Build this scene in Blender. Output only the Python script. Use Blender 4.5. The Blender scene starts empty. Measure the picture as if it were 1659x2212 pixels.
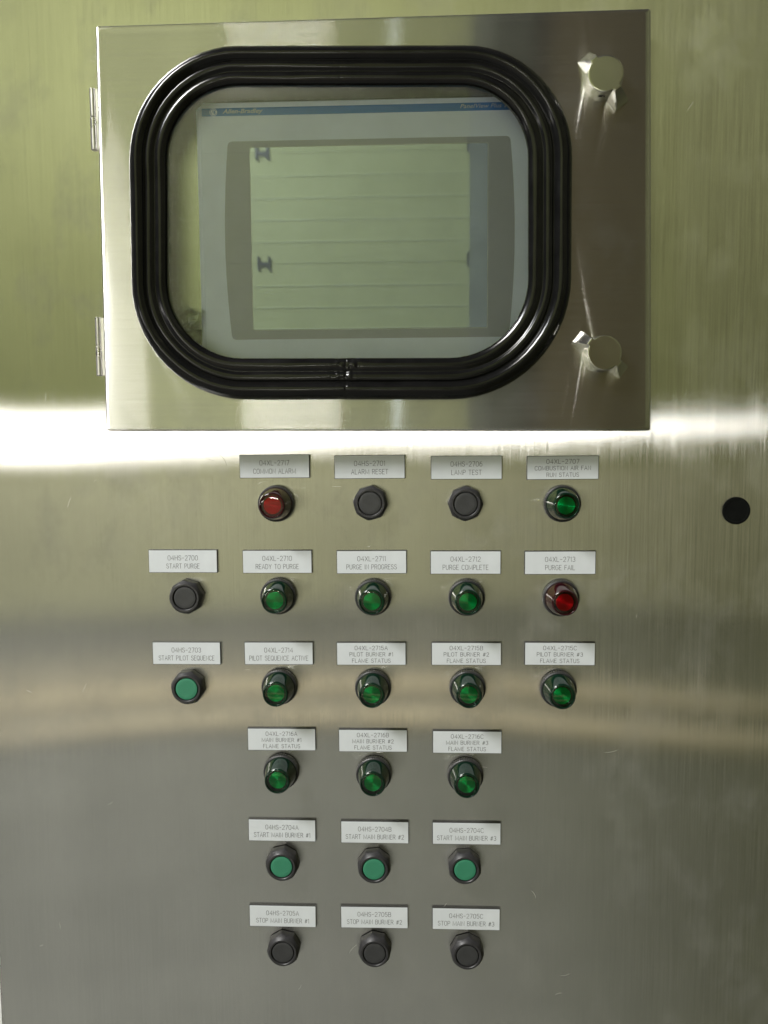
import bpy, bmesh, math, random
from mathutils import Vector, Matrix, noise
random.seed(7)
S = bpy.context.scene
C = S.collection
PI = math.pi

# ------------------------------------------------------------------ camera
D = 0.9                                   # metres from lens to the steel sheet
CAMZ = 1.40                               # lens height above the floor
F = 1800.0                                # focal length in units of the 1659 x 2212 measuring grid
RM = [[0.9991991258926424, -0.0028109698372462055, -0.03991497543470997],
      [0.006445924078671573, 0.9958086871806033, 0.09123326475806495],
      [0.03949122533109615, -0.0914174872998447, 0.995029289085317]]
def conv(v): return Vector((v[0], v[2], -v[1]))
cx_ = conv([RM[i][0] for i in range(3)]); cy_ = conv([RM[i][1] for i in range(3)]); cz_ = conv([RM[i][2] for i in range(3)])
cam_d = bpy.data.cameras.new("camera"); cam = bpy.data.objects.new("camera", cam_d); C.objects.link(cam)
m = Matrix((cx_, -cy_, -cz_)).transposed().to_4x4(); m.translation = Vector((0, -D, CAMZ)); cam.matrix_world = m
cam_d.sensor_fit = 'VERTICAL'; cam_d.sensor_height = 24.0; cam_d.lens = 24.0 * F / 2212.0
cam_d.clip_start = 0.02; cam_d.clip_end = 100
S.camera = cam
S.render.resolution_x = 768; S.render.resolution_y = 1024

def at(px, py, h=0.0):
    """point on the plane h metres in front of the sheet, from a position on the measuring grid"""
    d = cx_ * (px - 829.5) + cy_ * (py - 1106.0) + cz_ * F
    t = (D - h) / d.y
    return Vector((0, -D, CAMZ)) + d * t

# ------------------------------------------------------------------ world, lamps, exposure
W = bpy.data.worlds.new("World"); S.world = W; W.use_nodes = True
W.node_tree.nodes["Background"].inputs[0].default_value = (0.23, 0.235, 0.22, 1)
W.node_tree.nodes["Background"].inputs[1].default_value = 0.30
S.view_settings.view_transform = 'Standard'; S.view_settings.look = 'None'
S.view_settings.exposure = 0.0; S.view_settings.gamma = 1.0

def area(name, loc, target, sx, sy, power, col):
    l = bpy.data.lights.new(name, 'AREA'); l.shape = 'RECTANGLE'; l.size = sx; l.size_y = sy
    l.energy = power; l.color = col
    o = bpy.data.objects.new(name, l); C.objects.link(o); o.location = loc
    o.rotation_euler = (Vector(target) - Vector(loc)).to_track_quat('-Z', 'Y').to_euler()
    return o
area("room_fill", (-3.0, -2.9, 5.3), (-0.3, -4.9, 0.8), 1.8, 1.4, 430, (1.0, 0.97, 0.90))  # added light for the unseen far door and floor, no fixture there
area("panel_fill", (-2.0, -1.75, 3.75), (0.0, 0.0, 1.15), 0.9, 0.9, 82, (0.94, 0.97, 1.0))  # added light to brighten the nameplates, kept out of the steel's reflections
area("side_strip", (-2.6, -1.25, 1.415), (0.0, 0.0, 1.38), 1.3, 0.14, 4, (1.0, 0.96, 0.92))  # added strip light, lifts the bright band and throws shadows to the right

# ------------------------------------------------------------------ materials
def mat(name, col=(0.5, 0.5, 0.5), rough=0.5, metal=0.0, spec=0.5, coat=0.0, coatr=0.05, aniso=0.0, emis=None, es=0.0):
    m = bpy.data.materials.new(name); m.use_nodes = True
    b = m.node_tree.nodes["Principled BSDF"]
    b.inputs["Base Color"].default_value = (*col, 1); b.inputs["Roughness"].default_value = rough
    b.inputs["Metallic"].default_value = metal; b.inputs["Specular IOR Level"].default_value = spec
    b.inputs["Coat Weight"].default_value = coat; b.inputs["Coat Roughness"].default_value = coatr
    b.inputs["Anisotropic"].default_value = aniso
    if emis: b.inputs["Emission Color"].default_value = (*emis, 1); b.inputs["Emission Strength"].default_value = es
    return m
def nd(m, t, **k):
    n = m.node_tree.nodes.new(t)
    for a, v in k.items(): setattr(n, a, v)
    return n
def ln(m, a, b): m.node_tree.links.new(a, b)
def ramp(m, src, p0, p1, c0, c1):
    r = nd(m, 'ShaderNodeMapRange'); r.inputs[1].default_value = p0; r.inputs[2].default_value = p1
    r.inputs[3].default_value = c0; r.inputs[4].default_value = c1; ln(m, src, r.inputs[0]); return r.outputs[0]
def noise_at(m, scale, detail=4, rough=0.55, off=(0, 0, 0), coords='Object'):
    tc = nd(m, 'ShaderNodeTexCoord'); mp = nd(m, 'ShaderNodeMapping')
    mp.inputs['Scale'].default_value = scale; mp.inputs['Location'].default_value = off
    ln(m, tc.outputs[coords], mp.inputs[0])
    n = nd(m, 'ShaderNodeTexNoise'); n.inputs['Scale'].default_value = 1.0; n.inputs['Detail'].default_value = detail
    n.inputs['Roughness'].default_value = rough
    ln(m, mp.outputs[0], n.inputs['Vector']); return n.outputs['Fac']
def speckle(m, scale, lo, hi, base, amount=0.15, detail=3):
    """small procedural variation of the base colour"""
    b = m.node_tree.nodes["Principled BSDF"]
    n = noise_at(m, (scale,) * 3, detail)
    v = ramp(m, n, 0.3, 0.7, 1 - amount, 1 + amount)
    mx = nd(m, 'ShaderNodeVectorMath', operation='SCALE'); mx.inputs[0].default_value = base
    ln(m, v, mx.inputs['Scale']); ln(m, mx.outputs[0], b.inputs["Base Color"])
    r = ramp(m, noise_at(m, (scale * .7,) * 3, 3, off=(3, 1, 2)), 0.3, 0.7, lo, hi); ln(m, r, b.inputs["Roughness"])
    return m

def steel(name, tangent, wide, tight, grain, base, smudge, spots=(), dist='GGX'):
    """brushed stainless steel: reflections drawn out by 'wide' across the grain and kept to 'tight' along it"""
    m = bpy.data.materials.new(name); m.use_nodes = True; m.node_tree.nodes.clear()
    out = nd(m, 'ShaderNodeOutputMaterial'); b = nd(m, 'ShaderNodeBsdfAnisotropic'); b.distribution = dist
    rough = math.sqrt(math.sqrt(wide * tight)); b.inputs['Anisotropy'].default_value = 1 - math.sqrt(tight / wide)
    t = nd(m, 'ShaderNodeCombineXYZ')
    for i in range(3): t.inputs[i].default_value = tangent[i]
    ln(m, t.outputs[0], b.inputs["Tangent"])
    g = noise_at(m, grain, 3, 0.7)
    gs = nd(m, 'ShaderNodeMath', operation='MULTIPLY_ADD'); gs.inputs[1].default_value = 0.24; gs.inputs[2].default_value = 0.88
    ln(m, g, gs.inputs[0])
    cl = noise_at(m, (7, 7, 4), 5, 0.6, (4.2, 0, 1))
    cv = ramp(m, cl, 0.3, 0.7, 0.90, 1.06)
    mu = nd(m, 'ShaderNodeMath', operation='MULTIPLY'); ln(m, gs.outputs[0], mu.inputs[0]); ln(m, cv, mu.inputs[1])
    mx = nd(m, 'ShaderNodeVectorMath', operation='SCALE'); mx.inputs[0].default_value = base
    ln(m, mu.outputs[0], mx.inputs['Scale']); ln(m, mx.outputs[0], b.inputs["Color"])
    r1 = ramp(m, g, 0.3, 0.7, rough * 0.90, rough * 1.10)
    sm = noise_at(m, (16, 16, 11), 6, 0.62, (0.7, 0, 2.3))
    smr = ramp(m, sm, 0.50, 0.80, 0.0, 1.0)
    rr = nd(m, 'ShaderNodeMath', operation='MULTIPLY_ADD'); rr.inputs[1].default_value = rough * 0.25
    ln(m, smr, rr.inputs[0]); ln(m, r1, rr.inputs[2]); ln(m, rr.outputs[0], b.inputs["Roughness"])
    # thin film of dust and finger marks
    df = nd(m, 'ShaderNodeBsdfDiffuse'); df.inputs[0].default_value = (0.42, 0.41, 0.39, 1)
    mix = nd(m, 'ShaderNodeMixShader')
    f = nd(m, 'ShaderNodeMath', operation='MULTIPLY_ADD'); f.inputs[1].default_value = smudge; f.inputs[2].default_value = 0.02
    last = smr
    for (sx_, sz_, rx_, rz_, am_) in spots:
        tc = nd(m, 'ShaderNodeTexCoord'); mp = nd(m, 'ShaderNodeMapping')
        mp.inputs['Scale'].default_value = (1 / rx_, 0, 1 / rz_); mp.inputs['Location'].default_value = (-sx_ / rx_, 0, -sz_ / rz_)
        ln(m, tc.outputs['Object'], mp.inputs[0])
        le = nd(m, 'ShaderNodeVectorMath', operation='LENGTH'); ln(m, mp.outputs[0], le.inputs[0])
        fo = ramp(m, le.outputs['Value'], 1.0, 0.2, 0.0, am_)
        no = ramp(m, noise_at(m, (45, 45, 45), 4, .6, (sx_ * 9, 0, 0)), 0.40, 0.62, 0.0, 1.0)
        ml = nd(m, 'ShaderNodeMath', operation='MULTIPLY_ADD'); ln(m, fo, ml.inputs[0]); ln(m, no, ml.inputs[1]); ln(m, last, ml.inputs[2])
        last = ml.outputs[0]
    ln(m, last, f.inputs[0]); ln(m, f.outputs[0], mix.inputs[0]); ln(m, b.outputs[0], mix.inputs[1]); ln(m, df.outputs[0], mix.inputs[2])
    ln(m, mix.outputs[0], out.inputs[0])
    return m

M = {}
SPOTS = [(.205, 1.235, .10, .05, .9), (.09, 1.29, .08, .05, .7), (.155, 1.20, .06, .04, .7), (-.30, 1.33, .10, .16, .5), (.30, 1.80, .08, .08, .5), (-.42, 1.02, .07, .12, .5), (-.05, 1.20, .07, .05, .5)]
M['panel'] = steel('brushed_steel_vertical_grain', (0, 0, 1), 0.25, 0.008, (620, 620, 9), (0.68, 0.67, 0.645), 0.11, SPOTS, 'BECKMANN')
M['door'] = steel('brushed_steel_horizontal_grain', (1, 0, 0), 0.32, 0.004, (6, 300, 420), (0.70, 0.695, 0.675), 0.06)
M['hinge'] = speckle(mat('hinge_steel', (0.6, 0.58, 0.55), 0.3, 1.0), 90, .22, .38, (0.60, 0.585, 0.56), .1)
M['latch'] = speckle(mat('cast_latch_metal', (0.6, 0.58, 0.55), 0.3, 1.0), 35, .21, .25, (0.56, 0.545, 0.50), .01)
M['slot'] = mat('dark_hole', (0.01, 0.01, 0.01), 0.8)
M['rubber'] = speckle(mat('black_rubber', (0.006, 0.006, 0.007), 0.14, 0.0, 0.32), 60, .12, .20, (0.005, 0.005, 0.005), .3)
M['plastic'] = speckle(mat('black_plastic', (0.035, 0.034, 0.036), 0.42), 150, .34, .50, (0.024, 0.023, 0.025), .2)
M['capblack'] = speckle(mat('black_cap', (0.045, 0.045, 0.048), 0.5), 200, .42, .58, (0.029, 0.029, 0.031), .15)
M['capgreen'] = speckle(mat('green_cap', (0.035, 0.22, 0.115), 0.45), 120, .38, .5, (0.03, 0.185, 0.105), .05)
M['core'] = mat('plate_core', (0.012, 0.012, 0.012), 0.5)
M['white'] = speckle(mat('plate_white', (0.62, 0.63, 0.62), 0.5), 60, .42, .55, (0.575, 0.60, 0.63), .03)
M['ink'] = mat('engraving', (0.01, 0.01, 0.01), 0.7)
M['bezel'] = speckle(mat('grey_bezel', (0.30, 0.31, 0.31), 0.45), 40, .38, .5, (0.80, 0.86, 0.98), .03)
M['inner'] = speckle(mat('darker_bezel', (0.20, 0.20, 0.20), 0.4), 40, .34, .46, (0.42, 0.43, 0.46), .03)
M['blue'] = speckle(mat('blue_strip', (0.03, 0.10, 0.30), 0.35), 60, .3, .4, (0.05, 0.20, 0.55), .05)
M['print'] = mat('silver_print', (0.55, 0.58, 0.60), 0.4)
M['screen'] = speckle(mat('unlit_screen', (0.4, 0.45, 0.36), 0.05, 0.5, 0.5), 30, .015, .03, (0.62, 0.68, 0.80), .04)
M['rim'] = mat('screen_rim', (0.6, 0.62, 0.58), 0.35)
M['plug'] = speckle(mat('hole_black', (0.004, 0.004, 0.004), 0.9, 0, 0.08), 90, .85, .95, (0.004, 0.0045, 0.004), .3)
M['film'] = None

def glassy(name, tint, ior=1.5, rough=0.0, extra=0.0):
    """thin clear sheet: see-through with mirror-like reflection rising towards grazing angles"""
    m = bpy.data.materials.new(name); m.use_nodes = True; nt = m.node_tree; nt.nodes.clear()
    o = nd(m, 'ShaderNodeOutputMaterial'); tr = nd(m, 'ShaderNodeBsdfTransparent'); gl = nd(m, 'ShaderNodeBsdfGlossy')
    fr = nd(m, 'ShaderNodeFresnel'); fr.inputs[0].default_value = ior
    gl.inputs['Roughness'].default_value = rough; tr.inputs[0].default_value = (*tint, 1)
    sm = noise_at(m, (9, 9, 7), 4); a = nd(m, 'ShaderNodeMath', operation='MULTIPLY_ADD')
    a.inputs[1].default_value = 0.02; ln(m, sm, a.inputs[0])
    ad = nd(m, 'ShaderNodeMath', operation='ADD'); ad.inputs[1].default_value = extra; ln(m, fr.outputs[0], ad.inputs[0])
    ln(m, ad.outputs[0], a.inputs[2])
    mx = nd(m, 'ShaderNodeMixShader'); ln(m, a.outputs[0], mx.inputs[0]); ln(m, tr.outputs[0], mx.inputs[1]); ln(m, gl.outputs[0], mx.inputs[2])
    ln(m, mx.outputs[0], o.inputs[0]); return m
M['glass'] = glassy('window_glass', (0.96, 0.975, 0.985), 1.5, 0.0, 0.0)
M['film'] = glassy('clear_plastic_film', (0.93, 0.95, 0.94), 1.5, 0.05, 0.05)
def lens_mats(tag, dark, bright, tint):
    body = speckle(mat('lens_body_' + tag, dark, 0.08, 0.0, 0.55), 120, .06, .12, dark, .2)
    ring = bpy.data.materials.new('reflector_' + tag); ring.use_nodes = True; ring.node_tree.nodes.clear()
    ro = nd(ring, 'ShaderNodeOutputMaterial'); ra = nd(ring, 'ShaderNodeBsdfAnisotropic'); rdf = nd(ring, 'ShaderNodeBsdfDiffuse'); rmx = nd(ring, 'ShaderNodeMixShader')
    ra.inputs['Color'].default_value = (*bright, 1); ra.inputs['Anisotropy'].default_value = 1 - math.sqrt(.03 / .45)
    rdf.inputs[0].default_value = (*[c * .35 for c in bright], 1); rmx.inputs[0].default_value = .35
    tg = nd(ring, 'ShaderNodeTangent'); tg.direction_type = 'RADIAL'; tg.axis = 'Y'; ln(ring, tg.outputs[0], ra.inputs['Tangent'])
    n_ = ramp(ring, noise_at(ring, (260, 260, 260), 3), .3, .7, .30, .38); ln(ring, n_, ra.inputs['Roughness'])
    ln(ring, ra.outputs[0], rmx.inputs[1]); ln(ring, rdf.outputs[0], rmx.inputs[2]); ln(ring, rmx.outputs[0], ro.inputs[0])
    cap = glassy('lens_cap_' + tag, tint, 1.45, 0.01)
    return body, ring, cap
LENS = {'green': lens_mats('green', (0.003, 0.016, 0.009), (0.0, 0.62, 0.24), (0.65, 1.0, 0.8)),
        'red': lens_mats('red', (0.022, 0.003, 0.005), (0.78, 0.012, 0.04), (1.0, 0.6, 0.62))}

# ------------------------------------------------------------------ object helpers
def put(o, parent=None, label=None, cat=None, group=None, kind=None):
    C.objects.link(o)
    if parent: o.parent = parent
    if label: o['label'] = label
    if cat: o['category'] = cat
    if group: o['group'] = group
    if kind: o['kind'] = kind
    return o
def empty(name, loc, **k):
    o = bpy.data.objects.new(name, None); o.location = loc; o.empty_display_size = 0.02; return put(o, **k)
def mesh(name, verts, faces, mats, smooth=False, bevel=0, angle=None):
    me = bpy.data.meshes.new(name); me.from_pydata([tuple(v) for v in verts], [], faces); me.update()
    for mm in (mats if isinstance(mats, (list, tuple)) else [mats]): me.materials.append(mm)
    bm = bmesh.new(); bm.from_mesh(me); bmesh.ops.recalc_face_normals(bm, faces=bm.faces)
    if bevel:
        bmesh.ops.bevel(bm, geom=[e for e in bm.edges], offset=bevel, segments=2, affect='EDGES', profile=.6)
    bm.to_mesh(me); bm.free()
    if smooth:
        me.polygons.foreach_set('use_smooth', [True] * len(me.polygons))
        if angle: me.set_sharp_from_angle(angle=math.radians(angle))
    return me
def box_mesh(name, sx, y0, y1, sz, mt, bevel=0, cx=0, cz=0):
    x, z = sx / 2, sz / 2
    v = [(cx + a, b, cz + c) for a in (-x, x) for b in (y0, y1) for c in (-z, z)]
    f = [(0, 1, 3, 2), (4, 6, 7, 5), (0, 4, 5, 1), (2, 3, 7, 6), (0, 2, 6, 4), (1, 5, 7, 3)]
    return mesh(name, v, f, mt, bevel=bevel)
def lathe(name, prof, n, mt, rfun=None, closed_end=True, angle=35, smooth=True):
    """prof = [(radius, height towards the viewer)], turned round the Y axis"""
    v = []; f = []
    for (r, h) in prof:
        for i in range(n):
            a = 2 * PI * i / n
            rr = rfun(r, h, a) if rfun else r
            v.append((rr * math.cos(a), -h, rr * math.sin(a)))
    for j in range(len(prof) - 1):
        for i in range(n):
            k = (i + 1) % n
            f.append((j * n + i, j * n + k, (j + 1) * n + k, (j + 1) * n + i))
    if closed_end:
        v.append((0, -prof[-1][1], 0)); c = len(v) - 1; b = (len(prof) - 1) * n
        for i in range(n): f.append((b + i, b + (i + 1) % n, c))
    return mesh(name, v, f, mt, smooth=smooth, angle=angle)
def ob(name, me, **k): return put(bpy.data.objects.new(name, me), **k)
U = 0.0005      # one step of the measuring grid on the sheet, in metres

# ------------------------------------------------------------------ the steel sheet
def wave(x, z):
    p = Vector((x * 2.5, z * 2.4, 3.7)); q = Vector((x * 7.0, z * 4.0, 9.1))
    return 0.0014 * noise.noise(p) + 0.00026 * noise.noise(q)
x0, x1, z0, z1 = -0.4865, 0.62, CAMZ - 0.98, CAMZ + 0.86
nx, nz = 130, 210
v = []; f = []
for j in range(nz + 1):
    for i in range(nx + 1):
        x = x0 + (x1 - x0) * i / nx; z = z0 + (z1 - z0) * j / nz
        v.append((x, wave(x, z) * min(1, (x - x0) / .03 + .1), z))
for j in range(nz):
    for i in range(nx):
        a = j * (nx + 1) + i; f.append((a, a + 1, a + nx + 2, a + nx + 1))
me = mesh('steel_sheet', v, f, M['panel'], smooth=True)
ob('steel_panel', me, kind='structure')
# fine scratches on the sheet
rs = random.Random(11); v = []; f = []
def scr(px, py, ang, L, curl, w):
    p = at(px, py, 0); pts = []
    for i in range(9):
        t = i / 8; pts.append((p.x + L * t * math.cos(ang + curl * t), p.z + L * t * math.sin(ang + curl * t)))
    for i, a in enumerate(pts):
        wd = w * math.sin(PI * (i + .5) / 9.5); b = pts[min(i + 1, 8)] if i < 8 else pts[7]
        d = Vector((b[0] - a[0], b[1] - a[1])).normalized() * wd / 2
        v.append((a[0] - d.y, wave(a[0], a[1]) - .00012, a[1] + d.x)); v.append((a[0] + d.y, wave(a[0], a[1]) - .00012, a[1] - d.x))
    for i in range(8):
        k3 = len(v) - 18 + 2 * i; f.append((k3, k3 + 1, k3 + 3, k3 + 2))
for _ in range(26): scr(rs.uniform(30, 1630), rs.uniform(960, 2150) if rs.random() < .75 else rs.uniform(20, 900), rs.uniform(-.5, .5) + rs.choice((0, PI / 2, 1.2)), rs.uniform(.004, .016), rs.uniform(-.5, .5), rs.uniform(.00012, .00028))
for q_ in ((497, 968, -.5, .018, 1.4), (505, 952, -1.3, .014, .8), (465, 978, -.3, .020, -.6), (690, 935, .3, .016, 2.0), (716, 1051, 0, .011, 0), (443, 988, -.6, .012, .3), (265, 975, -1.2, .02, .4)): scr(*q_, .0003)
M['scratch'] = mat('bright_scratch', (0.75, 0.73, 0.68), 0.4, 0.5)
SHEET = bpy.data.objects['steel_panel']
ob('scratches', mesh('scratches', v, f, M['scratch']), parent=SHEET, kind='stuff')
# bent return along the left edge of the sheet
v = []; f = []
n = 8
for j in range(41):
    z = z0 + (z1 - z0) * j / 40
    for k in range(n + 1):
        a = PI / 2 * k / n
        v.append((x0 - 0.003 * math.sin(a), wave(x0, z) * .1 + 0.003 - 0.003 * math.cos(a), z))
    v.append((x0 - 0.003, 0.05, z))
for j in range(40):
    for k in range(n + 1):
        a = j * (n + 2) + k; f.append((a, a + 1, a + n + 3, a + n + 2))
ob('steel_panel_edge', mesh('panel_edge', v, f, M['hinge'], smooth=True), kind='structure')

# ------------------------------------------------------------------ what stands behind the camera and shows in the steel
YW = -5.8
wallm = speckle(mat('green_paint', (0.50, 0.53, 0.25), 0.6), 2.0, .5, .65, (0.325, 0.365, 0.145), .04)
floorm = speckle(mat('concrete', (0.28, 0.28, 0.26), 0.7), 3.0, .6, .8, (0.155, 0.160, 0.148), .22)
darkm = speckle(mat('dark_brown', (0.10, 0.085, 0.05), 0.6), 4.0, .5, .7, (0.10, 0.075, 0.024), .3)
colm = speckle(mat('dark_green_column', (0.06, 0.075, 0.05), 0.5), 3.0, .45, .6, (0.06, 0.07, 0.045), .2)
trackm = speckle(mat('grey_green_track', (0.2, 0.2, 0.2), 0.5), 3.0, .45, .6, (0.14, 0.16, 0.12), .3)
sunm = speckle(mat('sunlit_floor', (0.8, 0.6, 0.38), 0.6), 5.0, .5, .7, (0.72, 0.63, 0.44), .10)  # pale warm colour stands for sunlight on the concrete
daym = mat('daylight_pane', (0.8, 0.8, 0.8), 0.5, emis=(1.0, 0.95, 0.90), es=10)
daym2 = mat('bright_daylight_pane', (0.8, 0.8, 0.8), 0.5, emis=(1.0, 0.965, 0.93), es=50)
dayb = mat('cool_daylight_pane', (0.8, 0.8, 0.8), 0.5, emis=(0.82, 0.92, 1.0), es=26)
hard = mat('door_hardware', (0.015, 0.016, 0.02), 0.4)
whitem = speckle(mat('white_wall_paint', (0.8, 0.8, 0.78), 0.7), 8, .6, .8, (0.80, 0.80, 0.78), .08)
def bx(name, x0, x1, y0, y1, z0, z1, mt, parent=None, **k):
    me = box_mesh(name, x1 - x0, y0, y1, z1 - z0, mt, cx=(x0 + x1) / 2, cz=(z0 + z1) / 2)
    return ob(name, me, parent=parent, **k)
bx('floor', -6, 6, YW - 1, 1.0, -0.1, 0.0, floorm, kind='structure')
bx('back_wall', -1.2, 1.3, 0.60, 0.70, 0.0, 3.0, whitem, kind='structure')
sd = empty('sectional_door', (0, YW, 0), kind='structure')
# sections of the far door: the lower two beige, the rest green, with panes of daylight standing in it
beigem = speckle(mat('beige_paint', (0.55, 0.5, 0.38), 0.6), 2.0, .5, .65, (0.78, 0.79, 0.55), .05)
ribm = mat('pale_rib', (0.44, 0.49, 0.24), 0.5)
rows = [(0.0, 0.57), (0.574, 1.168), (1.172, 1.908), (1.912, 2.748), (2.752, 3.588), (3.592, 4.428), (4.432, 5.6)]
for ri, (a, b) in enumerate(rows):
    o = bx('door_section', -4.8, 0.47, -.04, 0.0, a, b, beigem if ri < 2 else wallm, parent=sd)
    nrib = max(1, int(round((b - a) / .168)))
    if ri > 2:
        for r in range(1, nrib):
            zr = a + (b - a) * r / nrib
            bx('rib', -4.8, 0.47, 0.0, .006, zr - .005, zr + .005, ribm, parent=o)
for (a, b, zl, zh, mt) in ((-4.6, -2.15, 1.25, 1.63, daym), (-1.38, -0.60, 1.42, 1.50, daym2), (-0.185, -0.125, 1.40, 1.60, dayb)):
    bx('window_pane', a, b, .004, .016, zl, zh, mt, parent=sd)
for hx, hz in ((-1.20, 3.59), (-1.20, 2.75), (0.44, 3.62), (0.44, 2.76)):
    hb = bx('hinge_bracket', hx - .040, hx + .040, 0, .02, hz - .013, hz + .013, hard, parent=sd)
    for q_ in (-.042, .042): bx('bracket_arm', hx + q_ - .008, hx + q_ + .008, .0, .022, hz - .045, hz + .055, hard, parent=hb)
bx('door_track', 0.41, 0.56, YW + .03, YW + .07, 0, 5.6, trackm, kind='structure')
bx('column', 0.56, 0.84, YW - .1, YW + .12, 0, 5.6, colm, kind='structure')
bx('dark_rack_wall', 0.84, 4.6, YW - .1, YW + .02, 0, 5.6, darkm, kind='structure')
olivem = speckle(mat('dark_olive_paint', (0.1, 0.11, 0.05), 0.6), 2.0, .5, .65, (0.085, 0.09, 0.035), .10)
bx('side_beam', 1.87, 1.945, YW + .1, -0.4, 4.0, 4.12, beigem, kind='structure')
bx('side_wall', 1.95, 2.01, YW, -0.4, 0, 5.6, olivem, kind='structure')
sheetm = speckle(mat('olive_sheet', (0.1, 0.1, 0.05), 0.7), 3.0, .6, .8, (0.055, 0.058, 0.024), .15)
bx('dark_floor_sheet', 0.50, 1.94, YW + .2, -0.15, 0.0, 0.006, sheetm, kind='structure')  # added unseen sheet, darkens what the lower right steel reflects
bx('sun_streak', -3.5, 0.9, -3.62, -3.44, 0.003, 0.05, sunm, kind='structure')  # two low pale boxes painted as streaks of sun on the floor
bx('sun_streak', -3.5, 0.9, -3.09, -2.92, 0.003, 0.05, sunm, kind='structure')

# ------------------------------------------------------------------ engraved lettering (single-stroke letters)
def arc(cx, cy, rx, ry, a0, a1, n=8):
    return [(cx + rx * math.cos(math.radians(a0 + (a1 - a0) * i / n)), cy + ry * math.sin(math.radians(a0 + (a1 - a0) * i / n))) for i in range(n + 1)]
OV = arc(.35, .7, .35, .3, 0, 180, 8) + arc(.35, .3, .35, .3, 180, 360, 8)
G = {  # letter: (advance width, strokes), cap height 1
 'A': (.72, [[(0, 0), (.36, 1), (.72, 0)], [(.13, .36), (.59, .36)]]),
 'B': (.62, [[(0, 0), (0, 1), (.38, 1)] + arc(.38, .77, .22, .23, 90, -90)[1:] + [(0, .54)], [(.38, .54)] + arc(.38, .27, .24, .27, 90, -90)[1:] + [(0, 0)]]),
 'C': (.66, [arc(.34, .68, .34, .32, 25, 180, 7) + arc(.34, .32, .34, .32, 180, 335, 7)]),
 'D': (.64, [[(0, 0), (0, 1), (.3, 1)] + arc(.3, .5, .34, .5, 90, -90, 12)[1:] + [(0, 0)]]),
 'E': (.56, [[(.56, 0), (0, 0), (0, 1), (.56, 1)], [(0, .53), (.44, .53)]]),
 'F': (.54, [[(0, 0), (0, 1), (.54, 1)], [(0, .53), (.42, .53)]]),
 'G': (.68, [arc(.34, .68, .34, .32, 25, 180, 7) + arc(.34, .32, .34, .32, 180, 360, 8) + [(.68, .45), (.38, .45)]]),
 'H': (.66, [[(0, 0), (0, 1)], [(.66, 0), (.66, 1)], [(0, .52), (.66, .52)]]),
 'I': (.06, [[(.03, 0), (.03, 1)]]),
 'L': (.54, [[(0, 1), (0, 0), (.54, 0)]]),
 'M': (.92, [[(0, 0), (0, 1), (.46, .12), (.92, 1), (.92, 0)]]),
 'N': (.66, [[(0, 0), (0, 1), (.66, 0), (.66, 1)]]),
 'O': (.70, [OV + [OV[0]]]),
 'P': (.60, [[(0, 0), (0, 1), (.36, 1)] + arc(.36, .74, .25, .26, 90, -90)[1:] + [(0, .48)]]),
 'Q': (.70, [OV + [OV[0]], [(.42, .28), (.70, -.04)]]),
 'R': (.64, [[(0, 0), (0, 1), (.36, 1)] + arc(.36, .75, .25, .25, 90, -90)[1:] + [(0, .5)], [(.34, .5), (.64, 0)]]),
 'S': (.62, [arc(.31, .76, .29, .24, 20, 270, 9) + arc(.31, .27, .31, .27, 90, -165, 9)[1:]]),
 'T': (.64, [[(0, 1), (.64, 1)], [(.32, 1), (.32, 0)]]),
 'U': (.66, [[(0, 1), (0, .33)] + arc(.33, .33, .33, .33, 180, 360, 8)[1:] + [(.66, 1)]]),
 'V': (.68, [[(0, 1), (.34, 0), (.68, 1)]]),
 'X': (.66, [[(0, 0), (.66, 1)], [(0, 1), (.66, 0)]]),
 'Y': (.68, [[(0, 1), (.34, .48), (.68, 1)], [(.34, .48), (.34, 0)]]),
 '0': (.62, [[(x * .62 / .70, y) for x, y in OV + [OV[0]]]]),
 '1': (.22, [[(0, .82), (.18, 1), (.18, 0)]]),
 '2': (.60, [arc(.3, .72, .29, .28, 165, -25, 8) + [(0, 0), (.6, 0)]]),
 '3': (.60, [arc(.29, .76, .27, .24, 155, -90, 8), arc(.29, .26, .30, .26, 90, -155, 8)]),
 '4': (.66, [[(.5, 0), (.5, 1), (0, .3), (.66, .3)]]),
 '5': (.60, [[(.54, 1), (.07, 1), (.03, .55)] + arc(.29, .32, .30, .32, 130, -155, 9)]),
 '6': (.60, [arc(.30, .32, .30, .32, 180, -180, 14), [(0, .32), (.04, .66), (.20, .93), (.44, 1)]]),
 '7': (.58, [[(0, 1), (.58, 1), (.2, 0)]]),
 '-': (.50, [[(.02, .48), (.48, .48)]]),
 '#': (.72, [[(.10, .05), (.34, .95)], [(.38, .05), (.62, .95)], [(.02, .32), (.62, .32)], [(.1, .66), (.7, .66)]]),
 ' ': (.34, []),
}
GAP = .27
def text_strokes(s, w, h, cx, cz):
    """strokes of one line, w wide and h high, centred on cx, cz"""
    tot = sum(G[c][0] for c in s) + GAP * (len(s) - 1)
    sx = w / tot; out = []; x = 0
    for c in s:
        for st in G[c][1]: out.append([(cx - w / 2 + (x + p[0]) * sx, cz - h / 2 + p[1] * h) for p in st])
        x += G[c][0] + GAP
    return out
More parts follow.
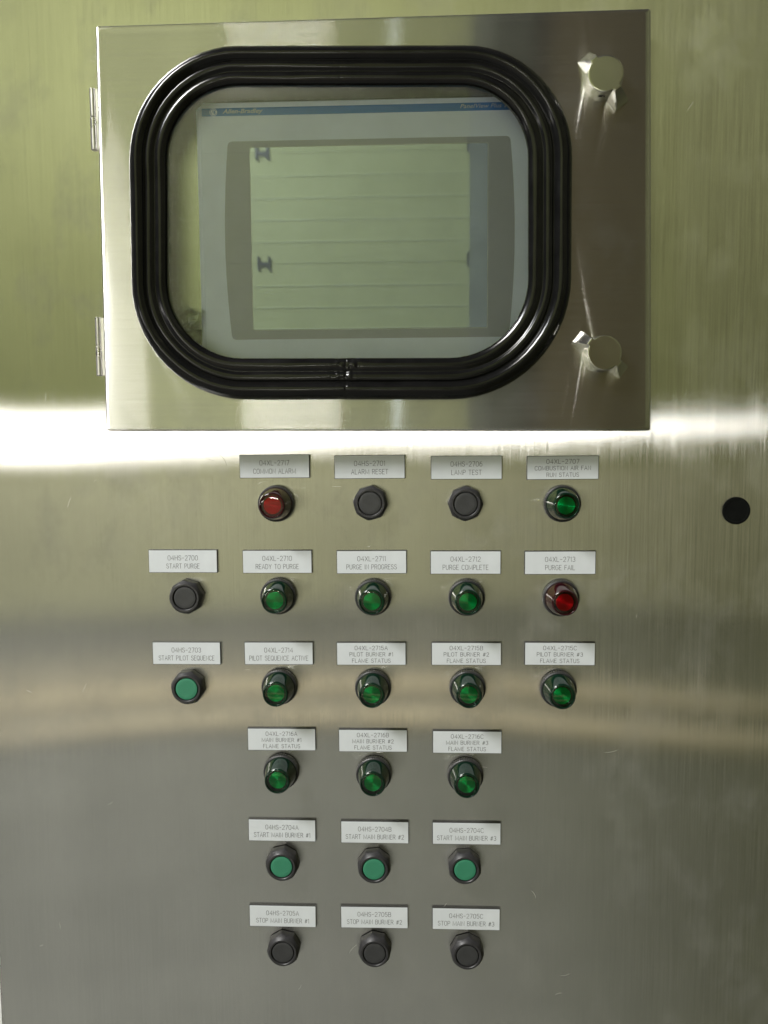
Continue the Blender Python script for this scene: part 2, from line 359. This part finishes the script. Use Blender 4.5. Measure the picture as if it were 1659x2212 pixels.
def ribbon(strokes, y, wd, v, f):
    for si, st in enumerate(strokes):
        n = len(st); b = len(v)
        for i, p in enumerate(st):
            d = Vector((0, 0))
            if i: d += (Vector(p) - Vector(st[i - 1])).normalized()
            if i < n - 1: d += (Vector(st[i + 1]) - Vector(p)).normalized()
            if d.length < 1e-6: d = Vector((1, 0))
            d.normalize(); pr = Vector((-d.y, d.x)) * wd / 2
            if 0 < i < n - 1:
                dd = (Vector(p) - Vector(st[i - 1])).normalized(); co = max(.55, d.dot(dd)); pr /= co
            e = d * wd * .4 * (-1 if i == 0 else (1 if i == n - 1 else 0))
            yy = y - .00001 * (si % 3)
            v.append((p[0] + pr.x + e.x, yy, p[1] + pr.y + e.y)); v.append((p[0] - pr.x + e.x, yy, p[1] - pr.y + e.y))
        for i in range(n - 1):
            a = b + 2 * i; f.append((a, a + 1, a + 3, a + 2))

PW, PH = 0.0762, 0.0254
core_me = box_mesh('plate_core', PW, -.0016, 0.0012, PH, M['core'], bevel=0.0002)
face_me = box_mesh('plate_face', PW - .0011, -.0021, -.0017, PH - .0011, M['white'])
# name: (centre on the sheet in mm from the point opposite the lens), lines with widths in grid steps
GX = [-256.8, -153.5, -50.5, 53.3, 154.7]
PL = [
 (-154.3, -32.3, ['04XL-2717', 'COMMON ALARM'], [64, 92], 'common alarm'),
 (-51.2, -33.4, ['04HS-2701', 'ALARM RESET'], [66, 79], 'alarm reset'),
 (52.8, -34.6, ['04HS-2706', 'LAMP TEST'], [67, 64], 'lamp test'),
 (155.3, -35.2, ['04XL-2707', 'COMBUSTION AIR FAN', 'RUN STATUS'], [69, 118, 68], 'combustion air fan run status'),
 (-257.4, -136.0, ['04HS-2700', 'START PURGE'], [66, 73], 'start purge'),
 (-153.2, -136.6, ['04XL-2710', 'READY TO PURGE'], [64, 94], 'ready to purge'),
 (-49.9, -137.0, ['04XL-2711', 'PURGE IN PROGRESS'], [61, 109], 'purge in progress'),
 (52.1, -137.5, ['04XL-2712', 'PURGE COMPLETE'], [64, 98], 'purge complete'),
 (153.8, -137.8, ['04XL-2713', 'PURGE FAIL'], [64, 63], 'purge fail'),
 (-256.3, -239.1, ['04HS-2703', 'START PILOT SEQUENCE'], [65, 124], 'start pilot sequence'),
 (-153.4, -238.8, ['04XL-2714', 'PILOT SEQUENCE ACTIVE'], [63, 130], 'pilot sequence active'),
 (-51.0, -238.8, ['04XL-2715A', 'PILOT BURNER #1', 'FLAME STATUS'], [72, 95, 84], 'pilot burner #1 flame status'),
 (53.2, -238.5, ['04XL-2715B', 'PILOT BURNER #2', 'FLAME STATUS'], [72, 98, 84], 'pilot burner #2 flame status'),
 (154.8, -238.1, ['04XL-2715C', 'PILOT BURNER #3', 'FLAME STATUS'], [72, 99, 84], 'pilot burner #3 flame status'),
 (-151.9, -336.6, ['04XL-2716A', 'MAIN BURNER #1', 'FLAME STATUS'], [70, 88, 82], 'main burner #1 flame status'),
 (-49.9, -337.3, ['04XL-2716B', 'MAIN BURNER #2', 'FLAME STATUS'], [70, 91, 82], 'main burner #2 flame status'),
 (54.4, -338.1, ['04XL-2716C', 'MAIN BURNER #3', 'FLAME STATUS'], [71, 92, 82], 'main burner #3 flame status'),
 (-153.3, -442.2, ['04HS-2704A', 'START MAIN BURNER #1'], [74, 127], 'start main burner #1'),
 (-48.7, -443.1, ['04HS-2704B', 'START MAIN BURNER #2'], [74, 130], 'start main burner #2'),
 (54.0, -443.2, ['04HS-2704C', 'START MAIN BURNER #3'], [75, 131], 'start main burner #3'),
 (-154.4, -543.8, ['04HS-2705A', 'STOP MAIN BURNER #1'], [74, 120], 'stop main burner #1'),
 (-49.9, -543.5, ['04HS-2705B', 'STOP MAIN BURNER #2'], [75, 124], 'stop main burner #2'),
 (53.7, -543.7, ['04HS-2705C', 'STOP MAIN BURNER #3'], [75, 126], 'stop main burner #3'),
]
for (x, z, lines, ws, nm) in PL:
    r = empty('nameplate', (x / 1000, -.0012, CAMZ + z / 1000), label='white engraved nameplate reading %s %s' % (lines[0], ' '.join(lines[1:])),
              cat='nameplate', group='engraved nameplates on the steel panel')
    r.rotation_euler = (0, random.uniform(-.004, .004), 0)
    ob('backing', core_me, parent=r); ob('face', face_me, parent=r)
    v = []; f = []
    if len(lines) == 2: cz = [PH * (.5 - .35), PH * (.5 - .705)]; ch = [10.3 * U, 10.3 * U]
    else: cz = [PH * (.5 - .24), PH * (.5 - .52), PH * (.5 - .80)]; ch = [9 * U, 8.6 * U, 8.6 * U]
    for s, w, c, h in zip(lines, ws, cz, ch): ribbon(text_strokes(s, w * U, h, 0, c), -.00215, .00040, v, f)
    me = bpy.data.meshes.new('lettering'); me.from_pydata(v, [], f); me.materials.append(M['ink'])
    ob('lettering', me, parent=r)

# ------------------------------------------------------------------ push buttons
def octr(a, flat):
    t = (a + PI / 8) % (PI / 4) - PI / 8
    return flat / math.cos(t)
def nut_r(r, h, a):
    return min(octr(a + .35, .0178), r)
nut_prof = [(.0195, 0), (.0195, .0040), (.0193, .0060), (.0188, .0080), (.0180, .0098), (.0170, .0114), (.0163, .0124), (.0158, .0130), (.0133, .0130), (.0130, .0128), (.0128, .0095)]
nut_me = lathe('nut', nut_prof, 96, M['plastic'], nut_r, closed_end=True, angle=25)
bez_me = lathe('bezel_ring', [(.0157, .0128), (.0157, .0136), (.0153, .0140), (.0136, .0140), (.0132, .0136), (.0131, .0100)], 64, M['plastic'], closed_end=False, angle=40)
cap_prof = [(.0121, .0096), (.0121, .0126), (.0118, .0131), (.0112, .0133), (.0080, .0132), (.0040, .0131)]
cap_b = lathe('cap', cap_prof, 64, M['capblack'], angle=40)
cap_g = lathe('cap', cap_prof, 64, M['capgreen'], angle=40)
BT = [((800.7, 1085.9), 'b', 'black push button under the alarm reset nameplate'),
      ((1005.1, 1087.2), 'b', 'black push button under the lamp test nameplate'),
      ((404.8, 1288.0), 'b', 'black push button under the start purge nameplate'),
      ((408.3, 1482.8), 'g', 'green push button under the start pilot sequence nameplate'),
      ((611.0, 1863.0), 'g', 'green push button under the start main burner #1 nameplate, leftmost of its three'),
      ((808.5, 1868.0), 'g', 'green push button under the start main burner #2 nameplate, middle of its three'),
      ((1003.6, 1869.5), 'g', 'green push button under the start main burner #3 nameplate, rightmost of its three'),
      ((613.8, 2046.0), 'b', 'black push button under the stop main burner #1 nameplate, leftmost of its three'),
      ((810.0, 2048.0), 'b', 'black push button under the stop main burner #2 nameplate, middle of its three'),
      ((1008.6, 2053.0), 'b', 'black push button under the stop main burner #3 nameplate, rightmost of its three')]
for (p, c, lab) in BT:
    q = at(p[0], p[1], .004); q.y = -.0012
    r = empty('push_button', q, label=lab, cat='button', group='green push buttons' if c == 'g' else 'black push buttons')
    nn = ob('nut', nut_me, parent=r); nn.rotation_euler = (0, random.uniform(0, 6), 0)
    ob('bezel_ring', bez_me, parent=nn)
    ob('cap', cap_g if c == 'g' else cap_b, parent=r)

# ------------------------------------------------------------------ indicator lamps
def knurl(r, h, a):
    return r * (1 + (.022 if h < .0066 else 0.006) * math.cos(46 * a))
collar_me = lathe('collar', [(.0196, 0), (.0197, .0055), (.0194, .0068), (.0187, .0074), (.0181, .0075), (.0176, .0072), (.0174, .0060)], 230, M['plastic'], knurl, closed_end=False, angle=28)
def lens_body(mt):
    p = [(.0177, .0060), (.0177, .0085), (.0174, .0105), (.0166, .0150), (.0157, .0200), (.0148, .0250), (.0141, .0290), (.0137, .0306), (.0131, .0316), (.0125, .0317), (.0120, .0312), (.0118, .0300), (.0116, .0262), (.0094, .0262)]
    return lathe('lens', p, 72, mt, closed_end=True, angle=50)
def rings(mt):
    p = [(.0093, .0271)]
    n = 7; dr = .0091 / n
    for i in range(n):
        r = .0092 - dr * i
        p += [(r - dr * .15, .0277), (r - dr * .5, .0279), (r - dr * .95, .0273)]
    return lathe('reflector_rings', p, 72, mt, closed_end=True, angle=25)
def dome(mt):
    p = [(.0122 * math.cos(t * PI / 16), .0305 + .0006 * math.sin(t * PI / 16)) for t in range(0, 8)]
    return lathe('front_lens', p, 56, mt, closed_end=True, angle=80)
LM = {}
for kx, (bd, rg, cp) in LENS.items(): LM[kx] = (lens_body(bd), rings(rg), dome(cp))
PLACE = {'#1': ', leftmost of its three', '#2': ', middle of its three', '#3': ', rightmost of its three'}
LP = [((596.9, 1087.8), 'red', 'common alarm'), ((1214.1, 1087.9), 'green', 'combustion air fan run status'),
      ((601.8, 1287.7), 'green', 'ready to purge'), ((806.0, 1290.0), 'green', 'purge in progress'),
      ((1008.0, 1290.5), 'green', 'purge complete'), ((1211.2, 1291.5), 'red', 'purge fail'),
      ((604.0, 1483.0), 'green', 'pilot sequence active'), ((806.0, 1485.6), 'green', 'pilot burner #1'),
      ((1010.0, 1486.0), 'green', 'pilot burner #2'), ((1205.7, 1487.8), 'green', 'pilot burner #3'),
      ((607.8, 1666.0), 'green', 'main burner #1'), ((807.7, 1671.4), 'green', 'main burner #2'), ((1005.2, 1675.0), 'green', 'main burner #3')]
for (p, c, nm) in LP:
    q = at(p[0], p[1], .004); q.y = -.0012
    r = empty('indicator_lamp', q, label='%s conical indicator lamp under the %s nameplate%s' % (c, nm, PLACE.get(nm[-2:], '')),
              cat='indicator lamp', group=c + ' indicator lamps')
    r.rotation_euler = (0, random.uniform(0, 6), 0)
    a, b, d = LM[c]
    ob('collar', collar_me, parent=r); l = ob('lens', a, parent=r); ob('reflector_rings', b, parent=l); ob('front_lens', d, parent=l)

# ------------------------------------------------------------------ round black hole plug at the right
q = at(1589.5, 1103.0, .0); q.y = -.0012
r = empty('hole_plug', q, label='flat round black plug closing a hole at the right of the panel', cat='plug')
ob('plug_disc', lathe('plug_disc', [(.0146, 0), (.0146, .0006), (.0142, .0010), (.0120, .0010), (.0117, .0006)], 64, M['plug'], angle=40), parent=r)

# ------------------------------------------------------------------ operator terminal behind the window
HS = .008
tc = at(800, 500, HS)
T0 = Vector((tc.x, 0, tc.z))
def loc(px, py, h, o=T0): return at(px, py, h) - o
term = empty('operator_terminal', T0, label='grey touchscreen operator terminal with blue strip, behind the window', cat='touchscreen')
def rrect(cx, cz, w, h, r, n=6):
    out = []
    for (sx, sz, a0) in ((1, 1, 0), (-1, 1, 90), (-1, -1, 180), (1, -1, 270)):
        for i in range(n + 1):
            a = math.radians(a0 + 90 * i / n)
            out.append((cx + sx * (w / 2 - r) + r * math.cos(a), cz + sz * (h / 2 - r) + r * math.sin(a)))
    return out
def slab(name, outline, y_back, y_front, mt, parent, bev=.0006, **kk):
    n = len(outline); cx = sum(p[0] for p in outline) / n; cz = sum(p[1] for p in outline) / n
    v = []; f = []
    def ring(y, ins):
        for p in outline:
            d = Vector((cx - p[0], cz - p[1])); L = d.length; d = d / L * ins
            v.append((p[0] + d.x, y, p[1] + d.y))
    ring(y_back, 0); ring(y_front + bev, 0); ring(y_front + bev * .3, bev * .3); ring(y_front, bev)
    for j in range(3):
        for i in range(n): k2 = (i + 1) % n; f.append((j * n + i, j * n + k2, (j + 1) * n + k2, (j + 1) * n + i))
    f.append(tuple(range(3 * n, 4 * n)))
    return ob(name, mesh(name, v, f, mt), parent=parent, **kk)
tl = loc(437, 232, HS); br = loc(437, 900, HS)
sl = loc(541, 315, HS); sr = loc(1050.5, 711.5, HS)
scx = (sl.x + sr.x) / 2; scz = (sl.z + sr.z) / 2; sw = .2465; sh = .1865
bx0 = (loc(438, 300, HS).x + loc(438, 700, HS).x) / 2; bx1 = scx + (scx - bx0)
bz1 = loc(830, 214, HS).z; bz0 = scz - .125
slab('bezel', rrect((bx0 + bx1) / 2, (bz0 + bz1) / 2, bx1 - bx0, bz1 - bz0, .006), -.001, -HS, M['bezel'], term, .0012)
# rear flange seen as a paler band left of the front bezel
slab('rear_flange', rrect((bx0 + bx1) / 2, (bz0 + bz1) / 2, bx1 - bx0 + .009, bz1 - bz0 - .004, .006), 0, -.0052, M['bezel'], term, .001)
# darker panel with bowed sides round the screen
iw = [(482, 310), (1107, 294), (1117, 510), (1101, 729), (493, 732), (476, 500)]
P4 = {k2: loc(*p, HS) for k2, p in zip(('tl', 'tr', 'rm', 'br', 'bl', 'lm'), iw)}
zt = (P4['tl'].z + P4['tr'].z) / 2 + .001; zb = (P4['bl'].z + P4['br'].z) / 2
hw = .1465; hm = .1515
outl = []
def corner(x, z, ax, az, r=.004):
    return [(x + ax * r * (1 - math.cos(t)), z + az * r * (1 - math.sin(t))) for t in [i * PI / 12 for i in range(7)]]
def side(sgn, up):
    pts = []
    for i in range(13):
        t = i / 12; z_ = zb + .004 + (zt - zb - .008) * t; x_ = scx + sgn * (hw + (hm - hw) * (1 - (2 * t - 1) ** 2))
        pts.append((x_, z_))
    return pts if up else pts[::-1]
outl += side(1, True) + [(scx + hw - .0012, zt - .0012), (scx + hw - .004, zt), (scx - hw + .004, zt), (scx - hw + .0012, zt - .0012)]
outl += side(-1, False) + [(scx - hw + .0012, zb + .0012), (scx - hw + .004, zb), (scx + hw - .004, zb), (scx + hw - .0012, zb + .0012)]
slab('screen_surround', outl, -HS + .0002, -HS - .0003, M['inner'], term, .0001)
rimo = slab('screen_rim', rrect(scx, scz, sw + .0014, sh + .0014, .002), -HS + .0001, -HS - .00045, M['rim'], term, .0001)
slab('screen', rrect(scx, scz, sw, sh, .0015), -HS, -HS - .0006, M['screen'], term, .0001)
# blue strip with the maker's lettering
stl = loc(447, 236, HS + .0003); sbl = loc(447, 249, HS + .0003)
bz = loc(450, 243, HS).z; bzr = loc(1100, 229, HS).z
zs = (bz + bzr) / 2
bs = slab('brand_strip', rrect((bx0 + bx1) / 2, zs, bx1 - bx0 - .004, .0078, .001, 3), -HS + .0002, -HS - .0004, M['blue'], term, .0001)
def label_text(name, body, x, z, size, parent, y, shear=.25, offset=0.0, width=None, mt=None, align='LEFT'):
    cu = bpy.data.curves.new(name, 'FONT'); cu.body = body; cu.size = size; cu.shear = shear; cu.offset = offset
    cu.align_x = align; cu.align_y = 'CENTER'; cu.resolution_u = 3
    o = bpy.data.objects.new(name, cu); C.objects.link(o)
    dg = bpy.context.evaluated_depsgraph_get(); me = bpy.data.meshes.new_from_object(o.evaluated_get(dg))
    bpy.data.objects.remove(o, do_unlink=True); bpy.data.curves.remove(cu)
    xs = [q.co.x for q in me.vertices]; sx = 1
    if width: sx = width / (max(xs) - min(xs))
    for q in me.vertices: q.co = Vector((x + (q.co.x - min(xs)) * sx, y, z + q.co.y))
    me.materials.clear(); me.materials.append(mt or M['print'])
    return ob(name, me, parent=parent)
ya = -HS - .0006
lx = loc(481, 243, HS).x; lx2 = loc(568, 243, HS).x
label_text('lettering', 'Allen-Bradley', lx, zs + .0004, .0062, bs, ya, .28, .00012, lx2 - lx)
lx = loc(994, 231, HS).x; lx2 = loc(1093, 231, HS).x
label_text('lettering', 'PanelView Plus 1250', lx, zs + .0004, .0058, bs, ya, .28, .00002, (lx2 - lx) * 19 / 15.2)
# round emblem at the start of the strip
ex = loc(461, 243, HS).x
v = []; f = []
n = 24
for i in range(n):
    a = 2 * PI * i / n; v.append((ex + .0040 * math.cos(a), ya, zs + .0040 * math.sin(a)))
f.append(tuple(range(n)))
mr = bpy.data.meshes.new('emblem'); mr.from_pydata(v, [], f); mr.materials.append(M['bezel']); em = ob('emblem', mr, parent=bs)
v = []; f = []
ribbon([arc(ex, zs, .0032, .0032, 30, 330, 14), [(ex - .0018, zs - .0014), (ex - .0004, zs + .0018), (ex + .0008, zs - .0014)], [(ex + .0010, zs + .0014), (ex + .0010, zs - .0014), (ex + .0022, zs - .0006), (ex + .0010, zs + .0002), (ex + .0020, zs + .0009), (ex + .0010, zs + .0014)]], ya - .0001, .0006, v, f)
mr = bpy.data.meshes.new('emblem_lines'); mr.from_pydata(v, [], f); mr.materials.append(M['blue']); ob('emblem_lines', mr, parent=bs)

# crumpled scrap of clear film lying in the lower left of the window
c0 = at(404, 700, .016)
v = []; f = []
nn = 14
for j in range(nn + 1):
    for i in range(nn + 1):
        x = (i / nn - .5) * .026; z = (j / nn - .5) * .036
        q = Vector((x * 160, z * 110, 2.0))
        v.append((x + z * .35 + .003 * noise.noise(q + Vector((9, 0, 0))), .012 * noise.noise(q * .8), z - x * .4 + .003 * noise.noise(q)))
for j in range(nn):
    for i in range(nn):
        a = j * (nn + 1) + i; f.append((a, a + 1, a + nn + 2, a + nn + 1))
ob('plastic_film', mesh('plastic_film', v, f, M['film'], smooth=False), label='crumpled scrap of clear plastic film in the lower left of the window', cat='plastic scrap').location = c0

# ------------------------------------------------------------------ hinged window door
HD = .035
CQ = [at(205.5, 55.5, HD), at(1406.5, 17.5, HD), at(1406.5, 930.0, HD), at(228.5, 931.0, HD)]   # tl tr br bl
dc = sum(CQ, Vector()) / 4; R0 = Vector((dc.x, 0, dc.z))
door = empty('window_door', R0, label='hinged brushed steel door with rounded window in a black rubber gasket', cat='door')
NQ = 20; NC = 14
def fracs(cs):
    t = [i / NQ for i in range(1, NQ)]
    for c in cs: t += [c + .085 * (i / 24) * abs(i / 24) ** .4 + .0003 for i in range(-24, 25)]
    return sorted(q_ for q_ in t if .002 < q_ < .998)
SIDE = [fracs((.545,)), fracs(()), fracs((.486,)), fracs(())]
def quadpath(tl, tr, br, bl, r):
    """closed path, counterclockwise from the right middle: list of (x, z); corner radii r = (tr, tl, bl, br)"""
    pts = []
    cs = [(tr, r[0]), (tl, r[1]), (bl, r[2]), (br, r[3])]
    arcs = []
    for i in range(4):
        p, rad = cs[i]; pv = cs[i - 1][0]; nx_ = cs[(i + 1) % 4][0]
        d1 = (pv - p).normalized(); d2 = (nx_ - p).normalized()
        ang = d1.angle(d2); t = rad / math.tan(ang / 2)
        a = p + d1 * t; b = p + d2 * t
        cen = p + (d1 + d2).normalized() * (rad / math.sin(ang / 2))
        va = a - cen; vb = b - cen
        a0 = math.atan2(va.y, va.x); a1 = math.atan2(vb.y, vb.x)
        while a1 < a0: a1 += 2 * PI
        arcs.append([cen + Vector((math.cos(a0 + (a1 - a0) * k3 / NC), math.sin(a0 + (a1 - a0) * k3 / NC))) * rad for k3 in range(NC + 1)])
    for i in range(4):
        A = arcs[i]; B = arcs[(i + 1) % 4]
        pts += A
        for t_ in SIDE[i]: pts.append(A[-1].lerp(B[0], t_))
    return pts
def V2(p): return Vector((p.x - R0.x, p.z - R0.z))
outer = quadpath(*[V2(p) for p in CQ], (.0025,) * 4)
hg = HD + .004
gq = [at(273.5, 98, hg), at(1238.5, 96, hg), at(1233, 862, hg), at(288, 863.5, hg)]
gout = quadpath(*[V2(p) for p in gq], (.1090, .1110, .1180, .1200))
iq = [at(358.5, 182, hg), at(1142.5, 181, hg), at(1142.5, 772, hg), at(361, 774, hg)]
gin = quadpath(*[V2(p) for p in iq], (.0700, .0720, .0760, .0790))
N = len(outer)
# door sheet, slightly dished towards the hinged edge
xl = min(p.x for p in outer); zmid = 0
def dish(p):
    d = max(0, p.x - xl); z = p.y / .205          # -1 bottom .. 1 top
    sl_ = (-.0075 + .021 * max(0, z + .35) ** 1.6 + .010 * max(0, -.35 - z) / .65)
    return sl_ * d * math.exp(-(d / .08) ** 2) + .00010 * noise.noise(Vector((p.x * 6, p.y * 5, 1.3)))
opening = [gi.lerp(go, .35) for gi, go in zip(gin, gout)]
NL = 26
v = []; f = []
def dl(p, y): v.append((p.x, y, p.y))
def inset(path, d):
    out = []
    n = len(path)
    for i, p in enumerate(path):
        t = (path[(i + 1) % n] - path[i - 1]).normalized(); out.append(p + Vector((-t.y, t.x)) * d)
    return out
for p in outer: dl(p, -.004)
for p in outer: dl(p, -HD + .0022 + 0)
for k3 in range(1, 5):
    a = PI / 2 * k3 / 4
    for p, q in zip(outer, inset(outer, .0021 * (1 - math.cos(a)))): dl(q, -HD + .0022 - .0022 * math.sin(a))
base = inset(outer, .0022)
for j in range(1, NL + 1):
    t = j / NL
    for p, q in zip(base, opening):
        r_ = p.lerp(q, t); dl(r_, -HD + dish(r_) * min(1, t * 9))
for q in opening: dl(q, -HD + .0025)
nr = len(v) // N
for j in range(nr - 1):
    for i in range(N): k3 = (i + 1) % N; f.append((j * N + i, j * N + k3, (j + 1) * N + k3, (j + 1) * N + i))
ob('door_panel', mesh('door_panel', v, f, M['door'], smooth=True, angle=50), parent=door)
# gasket
prof = [(0, 0), (.0, .0026)]
for i in range(1, 15):
    t = i / 15; prof.append((.42 * t, .0026 + .0080 * math.sin(PI * t * .93) ** .75 + .0020 * t))
prof += [(.42, .0058), (.435, .0056)]
for i in range(1, 9):
    t = i / 9; prof.append((.44 + .21 * t, .0062 + .0014 * math.sin(PI * t) ** .6 - .0006 * t))
prof += [(.66, .0046), (.685, .0044)]
for i in range(1, 13):
    t = i / 13; prof.append((.69 + .31 * t, .0046 + .0030 * math.sin(PI * (t * .85 + .05)) - .0022 * t))
prof += [(1.0, .0010), (1.0, -.0005), (1.0, -.0040)]
v = []; f = []
seam_b = V2(at(748, 815, hg)); seam_t = V2(at(735, 165, hg)); s3 = V2(at(492, 190, hg)); 
for (s, h) in prof:
    for i in range(N):
        p = gout[i].lerp(gin[i], s)
        w = .00025 * noise.noise(Vector((p.x * 14, p.y * 14, s)))
        hh = h + .0004 * noise.noise(Vector((p.x * 22, p.y * 22, s * 6)))
        for (c2, rad, am) in ((seam_b, .016, .8), (seam_t, .010, .15), (s3, .004, .8)):
            d = abs(p.x - c2.x)
            if (p.y > 0) == (c2.y > 0) and d < rad * 2.2:
                e = math.exp(-(d / rad) ** 2) * am
                hh += e * (.0011 if s > .44 else .0004) * noise.noise(Vector((p.x * 230, p.y * 60, s * 9)))
                w += e * .0005 * noise.noise(Vector((p.x * 200, 5.5, s * 5)))
                if d < .0020: hh -= am * .0006 * (1 - d / .0020)
        q = p + Vector((0, w)) if abs(p.y) > .12 else p + Vector((w, 0))
        v.append((q.x, -HD - hh, q.y))
for j in range(len(prof) - 1):
    for i in range(N): k3 = (i + 1) % N; f.append((j * N + i, j * N + k3, (j + 1) * N + k3, (j + 1) * N + i))
ob('gasket', mesh('gasket', v, f, M['rubber'], smooth=True, angle=60), parent=door)
# pane, 4 mm thick
pp = [gi.lerp(go, .06) for gi, go in zip(gin, gout)]
v = [(p.x, -HD + .0005, p.y) for p in pp] + [(p.x, -HD + .0045, p.y) for p in pp]
f = [tuple(range(N)), tuple(range(2 * N - 1, N - 1, -1))]
me = bpy.data.meshes.new('glass_pane'); me.from_pydata(v, [], f); me.materials.append(M['glass']); ob('glass_pane', me, parent=door)

# hinges: pin barrels of two knuckles on the left edge
def tube(name, a, b, r, mt, parent, n=20, **kk):
    d = (b - a).normalized(); u = d.orthogonal().normalized(); w = d.cross(u); v = []; f = []
    ch = r * .15
    for (p, rr) in ((a, r - ch), (a + d * ch, r), (b - d * ch, r), (b, r - ch)):
        for i in range(n): t = 2 * PI * i / n; v.append(tuple(p + u * rr * math.cos(t) + w * rr * math.sin(t)))
    for j in range(3):
        for i in range(n): k3 = (i + 1) % n; f.append((j * n + i, j * n + k3, (j + 1) * n + k3, (j + 1) * n + i))
    f.append(tuple(range(n))); f.append(tuple(range(4 * n - 1, 3 * n - 1, -1)))
    return ob(name, mesh(name, v, f, mt, smooth=True, angle=40), parent=parent, **kk)
for (pa, pm, pb, lab) in (((199.5, 192), (202.5, 254), (205.5, 325), 'upper hinge'), ((212.5, 686), (213.5, 747), (215.5, 812), 'lower hinge')):
    hh = .028
    A, Bm, Bb = [at(*p, hh) - R0 for p in (pa, pm, pb)]
    Bm.x = (A.x + Bb.x) / 2; xm = Bm.x
    A = Vector((xm, A.y, A.z)); Bb = Vector((xm, Bb.y, Bb.z))
    hge = bpy.data.objects.new('hinge', None); hge.location = Bm; hge.empty_display_size = .01; put(hge, parent=door, label=lab)
    gap = Vector((0, 0, .0004))
    tube('knuckle', Bm + gap - Bm, A - Bm, .0033, M['hinge'], hge); tube('knuckle', Bb - Bm, Bm - gap - Bm, .0036, M['hinge'], hge)
    tube('hinge_pin', Bb - Bm + gap * 3, A - Bm - gap * 3, .0022, M['hinge'], hge)
    lf = box_mesh('leaf', .010, -.0012, .0012, abs(A.z - Bb.z) - .001, M['hinge'], cx=.005, cz=(A.z + Bb.z) / 2 - Bm.z)
    ob('leaf', lf, parent=hge)

# latches: round turning knobs with two opposed wings
def latch(px, py, rot, lab, tilt):
    c = at(px, py, HD + .020) - R0
    root = bpy.data.objects.new('latch', None); root.location = Vector((c.x, -HD, c.z)); root.empty_display_size = .01
    put(root, parent=door, label=lab); root.rotation_euler = (tilt[0], 0, tilt[1])
    n = 144; v = []; f = []
    def rad(a, R, wing, wid):
        r = R
        for s in (0, PI):
            d = (a - rot - s + PI) % (2 * PI) - PI
            if abs(d) < PI / 2:
                # a bar of half-width wid reaching out to 'wing'
                lx_ = min(wing / max(math.cos(d), 1e-3), wid / max(abs(math.sin(d)), 1e-4))
                r = max(r, lx_) if lx_ > R else r
        return r
    layers = [(0, .0186, .0305, .0078), (.0030, .0184, .0296, .0074), (.0090, .0179, .0262, .0062), (.0150, .0175, .0224, .0050), (.0180, .0173, .0203, .0043), (.0192, .0171, .0196, .0040), (.0198, .0166, .0190, .0036), (.0200, .0160, .0184, .0033), (.0200, .0153, .0176, .0030), (.0200, .0080, .0080, .0010)]
    for (h, R, wg, wd) in layers:
        for i in range(n):
            a = 2 * PI * i / n; r = rad(a, R, wg, wd); v.append((r * math.cos(a), -h, r * math.sin(a)))
    for j in range(len(layers) - 1):
        for i in range(n): k3 = (i + 1) % n; f.append((j * n + i, j * n + k3, (j + 1) * n + k3, (j + 1) * n + i))
    v.append((0, -.0200, 0)); b = (len(layers) - 1) * n
    for i in range(n): f.append((b + i, b + (i + 1) % n, len(v) - 1))
    kn = ob('knob', mesh('knob', v, f, M['latch'], smooth=True, angle=20), parent=root)
    # key slot in the side of the knob
    a = rot + PI / 2 + PI + .28 if rot > 0 else 0
    v = []; f = []
    sa = -PI / 2 - .12; m2 = 20
    for i in range(m2):
        t = 2 * PI * i / m2; aa = sa + .19 * math.cos(t); r = .01795
        v.append((r * math.cos(aa), -(.0105 + .0026 * math.sin(t)), r * math.sin(aa)))
    f.append(tuple(range(m2)))
    ob('slot', mesh('slot', v, f, M['slot']), parent=root)
latch(1311.5, 158.0, math.radians(129), 'upper latch knob', (0.0, -0.06))
latch(1305.5, 762.0, math.radians(143), 'lower latch knob', (0.0, 0.02))

print('triangles', sum(len(p.vertices) - 2 for o in C.objects if o.type == 'MESH' for p in o.data.polygons))
